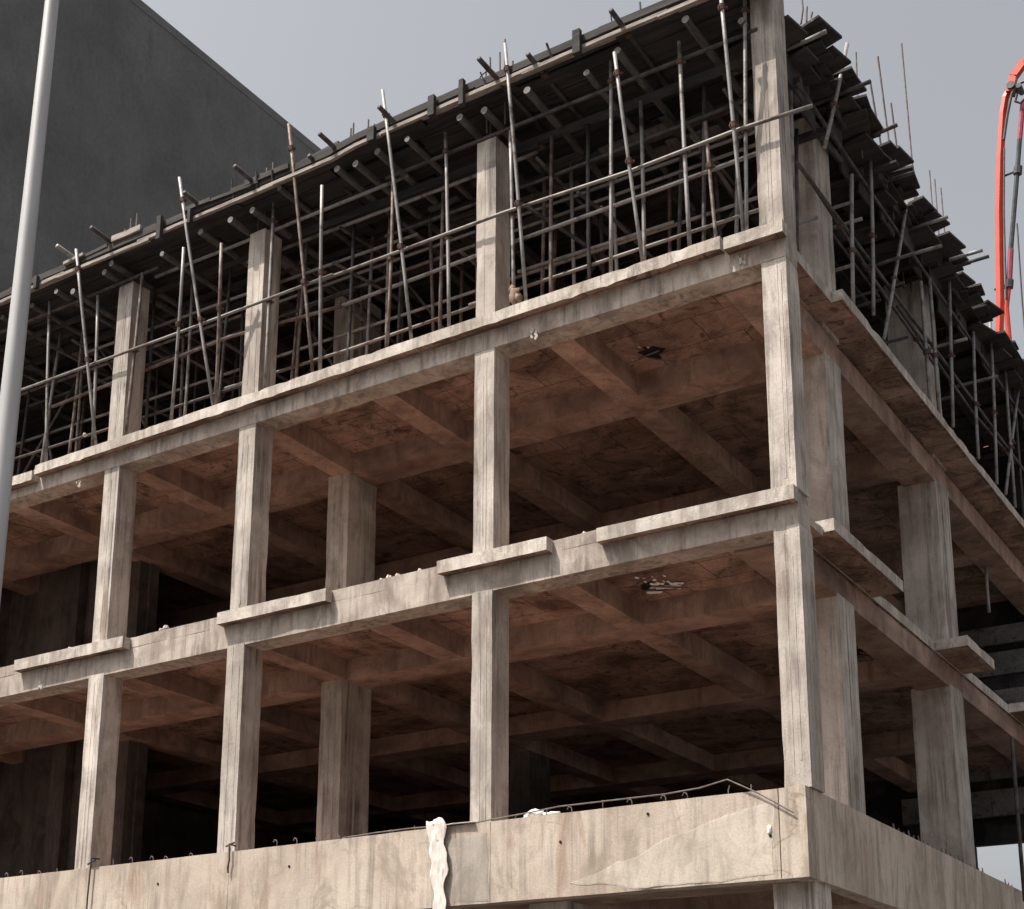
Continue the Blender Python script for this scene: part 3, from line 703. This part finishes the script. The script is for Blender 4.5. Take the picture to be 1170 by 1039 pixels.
# diagonal braces
BR = [((925, 205), (1015, 345), 'diagonal brace across the wide column near the corner'), ((1025, 350), (1110, 470), 'diagonal brace running down to the right behind the pale pair'), ((985, 300), (1070, 420), 'dark diagonal brace crossing the grey column on the right'), ((1110, 470), (1160, 530), 'lowest diagonal brace at the right border')]
for a, b, lab in BR: tube_obj('diagonal_brace', at(*a, 'x', -.15), at(*b, 'x', -.15), .024, 'dark_steel', lab, 'braces on the right side', 'scaffold brace', clamps=(.35, .7))
BF = [((82, 388), (170, 442), 'diagonal tube in front of the leftmost column'), ((115, 365), (215, 425), 'diagonal tube passing behind the leftmost column'), ((388, 260), (455, 300), 'diagonal tube high in the middle bay'), ((380, 300), (470, 350), 'lower diagonal tube in the middle bay'), ((600, 235), (700, 300), 'diagonal tube right of the third column'), ((660, 220), (720, 265), 'short diagonal tube between the two rails'), ((790, 155), (850, 240), 'diagonal tube just left of the corner column')]
for a, b, lab in BF:
    A_ = at(*a, 'y', .45); B_ = at(*b, 'y', 1.5)
    tube_obj('diagonal_brace', A_, B_, .026, 'dark_steel', lab, 'braces inside the front bays', 'scaffold brace')
# inner rows of props
rows = [.58, 1.2, 2.0, 3.3, 4.4, 5.6, 7.8, 9.2, 10.8]
for j, y0 in enumerate(rows):
    step = (.78, .72, .85, 1.0)[j] if j < 4 else 1.25
    x = -15.2 + (j % 2) * .4
    while x < -.25:
        xx = x + R(-.16, .16); lean = R(-.12, .12)
        bad = any(x0 - .06 < xx < x1 + .06 and ya - .06 < y0 < yb + .06 for (x0, x1, ya, yb) in ((-8.1, -7.7, 2.07, 2.75), (-.98, -.4, 2.3, 2.88), (-.98, -.4, 6.9, 7.56), (-8.1, -7.7, 7.22, 7.9), (-4.1, -3.7, 7.22, 7.9), (-12.2, -11.8, 7.22, 7.9)))
        if not bad:
            word = ('just behind the front poles', 'in the second line', 'in the third line', 'deep', 'deep', 'deep', 'far back', 'far back', 'far back')[j]
            tube_obj('scaffold_prop', (xx, y0 + R(-.04, .04), 6.53), (xx + lean, y0 + R(-.1, .1), 9.12), .026, random.choice(['steel', 'rusty_tube', 'dark_steel'] if j < 2 else ['dark_steel', 'dark_steel', 'rusty_tube' if j < 3 else 'dark_steel']),
                     'slim scaffold prop standing %s inside the dark top floor' % word, 'scaffold props standing %s' % word, 'scaffold prop', n=7)
        x += step
for j, y0 in enumerate(rows[1:7]):
    for z in (7.78, 8.7):
        if z > 8 and j % 2: continue
        a = -15 + R(0, .5); rail([Vector((a, y0 + .05, z)), Vector((-8, y0 + .05, z + R(-.03, .03))), Vector((-.3, y0 + .05, z + R(-.05, .05)))], .024, 'steel' if j < 3 else 'dark_steel',
            'long horizontal tube across the dark inner scaffold', 'long inner scaffold rails')
for i in range(15):
    x = -14.6 + i * 1.0 + R(-.2, .2); z = random.choice([7.7, 7.84, 8.75])
    rail([Vector((x, R(.3, .7), z)), Vector((x + R(-.05, .05), R(4, 6), z + R(-.03, .03)))], .024, 'dark_steel', 'tube running back into the dark inner scaffold', 'tubes running back into the top floor')
for i in range(12):
    x = -14 + i * 1.2 + R(-.3, .3); y0 = random.choice([.9, 1.6, 2.4])
    tube_obj('diagonal_brace', (x, y0, 6.9 + R(-.2, .3)), (x + random.choice([-1, 1]) * R(.8, 1.4), y0 + R(-.2, .9), R(8.4, 8.9)), .023, 'dark_steel', 'slanting brace in the shade of the inner scaffold', 'slanting inner braces', 'scaffold brace')
# tubes beside the lower floors at the right border
tube_obj('hanging_pipe', at(1156, 842, 'x', .1), at(1171, 1030, 'x', .1), .03, 'dark_steel', 'dark vertical tube at the right border in front of the bright gap', None, 'scaffold tube')
tube_obj('hanging_pipe', at(1126, 640, 'y', 11), at(1130, 700, 'y', 11), .03, 'steel', 'thin vertical tube on the second floor near the right border', None, 'scaffold tube')

# ------------------------------------------------------------------ starter bars above the deck
def starters(x0, x1, y0, y1, tops, parent, bend=.05):
    for (x, y, zt) in tops:
        mb = MB(); mb.tube([(x, y, 9.0), (x + R(-1, 1) * bend * .3, y, (9 + zt) / 2), (x + R(-1, 1) * bend, y + R(-1, 1) * bend, zt)], .014, 6)
        mb.build('rebar', 'rebar', parent, loc=(x, y, 9.0))
L3 = [o for o in bld.children if o.name.startswith('column') and abs(o.location.z + GROUND - 6.40) < .01]
def col_near(x, y): return min(L3, key=lambda o: (o.location.x - x) ** 2 + (o.location.y - y) ** 2)
def px_bars(lst, parent, z0=9.2, r_=.013):
    for (px, py, y) in lst:
        T_ = at(px, py, 'y', y); mb = MB(); mb.tube([(T_.x + R(-.03, .03), y, z0), (T_.x + R(-.02, .02), y, (z0 + T_.z) / 2), T_], r_, 6); mb.build('rebar', 'rebar', parent, loc=(T_.x, y, z0))
px_bars([(577, 45, .05), (571, 60, .33), (560, 66, .3), (555, 72, .08), (586, 70, .2)], col_near(-4, .2))
px_bars([(401, 147, 2.1), (404, 141, 2.3), (421, 137, 2.6), (410, 156, 2.4), (428, 142, 2.7), (436, 148, 2.7), (444, 134, 2.2)], col_near(-7.9, 2.4), 9.2, .016)
px_bars([(305, 192, .1), (312, 186, .3), (299, 198, .2)], col_near(-7.9, .2))
px_bars([(150, 250, .1), (157, 244, .3), (143, 262, .2)], col_near(-10.5, .2))
px_bars([(916, -5, .33), (922, 8, .33), (928, 14, .36)], col_near(-.1, .2))
px_bars([(978, 60, 3.2), (1062, 195, 8.5), (1075, 215, 9.0), (1068, 205, 8.8)], col_near(-.7, 7.2))
c = col_near(-4, .2); mb = MB(); mb.tube([(-4.10 + .12 * (1 - math.cos(a)), .03, 10.02 + .07 * math.sin(a)) for a in [k * math.pi / 8 for k in range(9)]], .009, 5); mb.build('rebar_tie', 'rebar', c)
starters(0, 0, 0, 0, [(-.2, .33, 10.9), (-.05, .05, 10.7), (-.02, .33, 10.6), (-.24, .05, 10.9)], col_near(-.1, .2))
starters(0, 0, 0, 0, [(-.9, 2.4, 10.5), (-.5, 2.4, 10.7), (-.45, 2.8, 10.9)], col_near(-.7, 2.6))
for (t, b) in (((1030, 50), (1043, 222)), ((1003, 65), (1015, 170)), ((1018, 118), (1024, 172)), ((994, 92), (1003, 152)), ((1043, 190), (1046, 222))):
    xx = -.55 if t[0] != 1003 else -.62
    T_, B_ = at(*t, 'x', xx), at(*b, 'x', xx); d_ = (B_ - T_); B_ = T_ + d_ * ((T_.z - 9.2) / -d_.z)
    mb = MB(); mb.tube([B_, B_.lerp(T_, .5) + Vector((.02, .03, 0)), T_], .017, 6); mb.build('rebar', 'rebar', col_near(-.7, 7.2), loc=B_)
if 0: starters(0, 0, 0, 0, [(-.45, 11.7, 11.9), (-.5, 12.1, 12.6), (-.9, 11.7, 11.8)], col_near(-.7, 11.9), .08)

# ------------------------------------------------------------------ neighbouring block with a blank wall
nb = empty('blank_walled_block', (-27, 20, GROUND), 'tall dark grey block behind, with a blank rendered side wall', 'building')
NX = -20.0
mb = MB(); mb.box((-34, 1.0, GROUND), (NX, 46, 24.05)); mb.build('wall', 'neighbour', nb, loc=(-27, 20, GROUND))
mb = MB(); mb.box((-34.06, .94, 24.05), (NX + .012, 46.06, 24.3), .01, [6, 40, 1]); mb.build('roof_coping', 'neighbour', nb)
for z in (-2, 2, 6, 10, 14, 18):
    for x in (-32, -28.5, -25, -22):
        mb = MB(); mb.box((x, .93, z), (x + 1.5, .995, z + 1.6)); w = mb.build('window', 'neighbour', nb)
        mb = MB(); mb.box((x + .1, .9, z + .1), (x + 1.4, .927, z + 1.5)); mb.build('pane', 'glass', w)

# ------------------------------------------------------------------ lamp post in the foreground
lp = empty('lamp_post', (-4.15, -7, GROUND), 'smooth light grey tapering post standing in front of the building at the left', 'lamp post')
a = at(-38, 900, 'y', -7); b0 = at(59.5, 0, 'y', -7); d = (b0 - at(-8, 640, 'y', -7))
base = b0 - d * ((b0.z - GROUND) / d.z); top = b0 + d * (1.6 / d.z)
mb = MB(); mb.tube([base.lerp(top, k / 12) for k in range(13)], .12, 24, r2=.050); mb.build('pole', 'pole', lp, loc=base, smooth=True)
mb = MB(); mb.tube([base, base + Vector((0, 0, .5))], .15, 24, r2=.14); mb.build('base_sleeve', 'pole', lp, loc=base, smooth=True)
mb = MB(); mb.tube([top, top + Vector((-.3, -.2, .35)), top + Vector((-1.3, -.8, .6))], .045, 12); mb.build('arm', 'pole', lp, loc=top, smooth=True)
e = top + Vector((-1.3, -.8, .6)); mb = MB(); mb.box(e + Vector((-.55, -.15, -.06)), e + Vector((.1, .15, .07)), .004, [5, 3, 1]); mb.build('lamp_head', 'pole', lp, loc=e)

# ------------------------------------------------------------------ concrete pump boom behind the building
Y = 34
bm = empty('concrete_pump_boom', (at(1150, 400, 'y', Y).x, Y, GROUND), 'orange folding boom of a concrete pump rising beyond the right deck edge', 'pump boom')
def beam_path(name, pts, w, h, mat, parent):
    mb = MB()
    for p, q in zip(pts[:-1], pts[1:]):
        d = (q - p).normalized(); sd = Vector((0, 1, 0)); u = d.cross(sd).normalized()
        V = [p + u * s * w / 2 + sd * t * h / 2 for s, t in ((-1, -1), (1, -1), (1, 1), (-1, 1))] + [q + u * s * w / 2 + sd * t * h / 2 for s, t in ((-1, -1), (1, -1), (1, 1), (-1, 1))]
        mb.add(V, [(3, 2, 1, 0), (4, 5, 6, 7), (0, 1, 5, 4), (1, 2, 6, 5), (2, 3, 7, 6), (3, 0, 4, 7)])
    return mb.build(name, mat, parent, loc=pts[0])
k1 = at(1153, 104, 'y', Y); k0 = at(1143, 345, 'y', Y); kf = Vector((k0.x - 7, Y, GROUND + 2))
arm = MB(); arm.tube([kf, at(1139, 470, 'y', Y), k0, at(1142, 290, 'y', Y), at(1141.5, 240, 'y', Y), at(1143, 180, 'y', Y), at(1146, 130, 'y', Y), at(1149, 112, 'y', Y), k1], .17, 6, r2=.13)
lo = arm.build('lower_arm', 'orange', bm, loc=kf)
beam_path('upper_arm', [at(1154, 106, 'y', Y - .1), at(1158, 88, 'y', Y - .1), at(1171, 70, 'y', Y - .1), at(1215, 62, 'y', Y - .1), at(1300, 90, 'y', Y - .1)], .26, .24, 'orange', bm)
mb = MB(); kk = at(1157, 102, 'y', Y)
mb.tube([kk + Vector((0, -.3, 0)), kk + Vector((0, .3, 0))], .14, 12); mb.tube([kk + Vector((.25, -.25, -.1)), kk + Vector((.25, .25, -.1))], .1, 10)
mb.build('knuckle', 'hose', bm, loc=kk)
mb = MB(); mb.tube([at(1147, 160, 'y', Y - .2), at(1151, 132, 'y', Y - .2), at(1156, 108, 'y', Y - .2), at(1163, 96, 'y', Y - .2), at(1180, 90, 'y', Y - .2)], .05, 8)
mb.tube([at(1162, 108, 'y', Y - .2), at(1160, 116, 'y', Y - .2), at(1166, 118, 'y', Y - .2), at(1175, 108, 'y', Y - .2)], .05, 8)
mb.tube([k0 + Vector((.22, -.1, 0)), at(1147, 240, 'y', Y - .1), at(1147.5, 170, 'y', Y - .1)], .035, 6)
mb.build('hydraulic_hose', 'hose', bm)
mb = MB(); mb.tube([at(1156, 420, 'y', Y), at(1150, 352, 'y', Y), at(1153, 325, 'y', Y)], .085, 8); mb.build('delivery_pipe', 'orange', bm)
mb = MB(); mb.tube([at(1153, 325, 'y', Y), at(1155, 285, 'y', Y)], .10, 8); mb.build('delivery_pipe', 'magenta', bm)
mb = MB(); mb.tube([at(1155, 285, 'y', Y), at(1162, 200, 'y', Y), at(1165, 160, 'y', Y)], .085, 8); mb.build('delivery_pipe', 'hose', bm)
mb = MB(); mb.tube([at(1165, 160, 'y', Y), at(1169, 115, 'y', Y)], .09, 8); mb.build('delivery_pipe', 'magenta', bm)
for q in ((1153, 325), (1163, 195)):
    p = at(*q, 'y', Y); mb = MB(); mb.tube([p + Vector((-.02, 0, -.14)), p + Vector((.02, 0, .14))], .15, 8); mb.tube([p, p + Vector((-.5, 0, -.05))], .04, 6); mb.build('pipe_clamp', 'hose', bm, loc=p)
mb = MB(); mb.tube([(kf.x, Y, GROUND), (kf.x, Y, GROUND + 2.2)], .5, 16, r2=.35); mb.build('turret', 'hose', bm, loc=(kf.x, Y, GROUND))
mb = MB(); mb.box((kf.x - 1.3, Y - 3, GROUND + .5), (kf.x + 1.3, Y + 5, GROUND + 1.2), .01); mb.build('chassis', 'hose', bm)
for sy in (-2.2, 2.4, 3.8):
    for sx in (-1.15, 1.15):
        mb = MB(); mb.tube([(kf.x + sx - .15, Y + sy, GROUND + .5), (kf.x + sx + .15, Y + sy, GROUND + .5)], .5, 18); mb.build('wheel', 'hose', bm, loc=(kf.x + sx, Y + sy, GROUND + .5))
mb = MB(); mb.box((kf.x - 1.2, Y - 4.9, GROUND + .6), (kf.x + 1.2, Y - 3.05, GROUND + 2.9), .02, [4, 3, 4]); mb.build('cab', 'orange', bm)

# thin cable at the far right against the sky
mb = MB(); p = [at(1165, 300, 'y', 20), at(1168, 345, 'y', 20), at(1172, 390, 'y', 20)]; p = [p[0] + (p[0] - p[1]) * 1] + p
base = Vector((p[-1].x + .2, 20, GROUND))
mb.tube([base] + list(reversed(p)), .022, 6)
tag(mb.build('thin_mast', 'hose', loc=base), 'thin dark mast against the sky at the right border beside the orange boom', 'mast')

# ------------------------------------------------------------------ light, sky, camera
W = bpy.data.worlds.new('World'); S.world = W; W.use_nodes = True
nt = W.node_tree; bg = nt.nodes['Background']
sky = nt.nodes.new('ShaderNodeTexSky'); sky.sky_type = 'NISHITA'; sky.sun_disc = False
sv = Vector((-.7, -1.0, 2.0)).normalized()
sky.sun_elevation = math.asin(sv.z); sky.sun_rotation = math.atan2(sv.x, sv.y)
sky.air_density = 1.0; sky.dust_density = 6.0; sky.ozone_density = 1.0
hs = nt.nodes.new('ShaderNodeHueSaturation'); hs.inputs['Saturation'].default_value = .22
nt.links.new(sky.outputs[0], hs.inputs['Color']); nt.links.new(hs.outputs[0], bg.inputs['Color'])
bg.inputs['Strength'].default_value = .115
sun = bpy.data.lights.new('sun', 'SUN'); sun.energy = 4.2; sun.angle = math.radians(.6); sun.color = (1, .915, .81)
so = bpy.data.objects.new('sun', sun); COL.objects.link(so); so.rotation_euler = (-sv).to_track_quat('-Z', 'Y').to_euler(); so.location = (-20, -30, 50)

cam = bpy.data.cameras.new('camera'); co = bpy.data.objects.new('camera', cam); COL.objects.link(co)
from mathutils import Matrix
mw = Matrix((( RT.x, UP.x, -FW.x, CAM.x), (RT.y, UP.y, -FW.y, CAM.y), (RT.z, UP.z, -FW.z, CAM.z), (0, 0, 0, 1)))
co.matrix_world = mw
cam.sensor_fit = 'HORIZONTAL'; cam.sensor_width = 36; cam.lens = F / 1170 * 36
cam.shift_x = (585 - PX) / 1170; cam.shift_y = (PY - 519.5) / 1170
cam.clip_end = 3000; cam.clip_start = .05
S.camera = co
S.view_settings.view_transform = 'Standard'; S.view_settings.look = 'None'; S.view_settings.gamma = 1; S.view_settings.exposure = .68
S.view_settings.use_curve_mapping = False
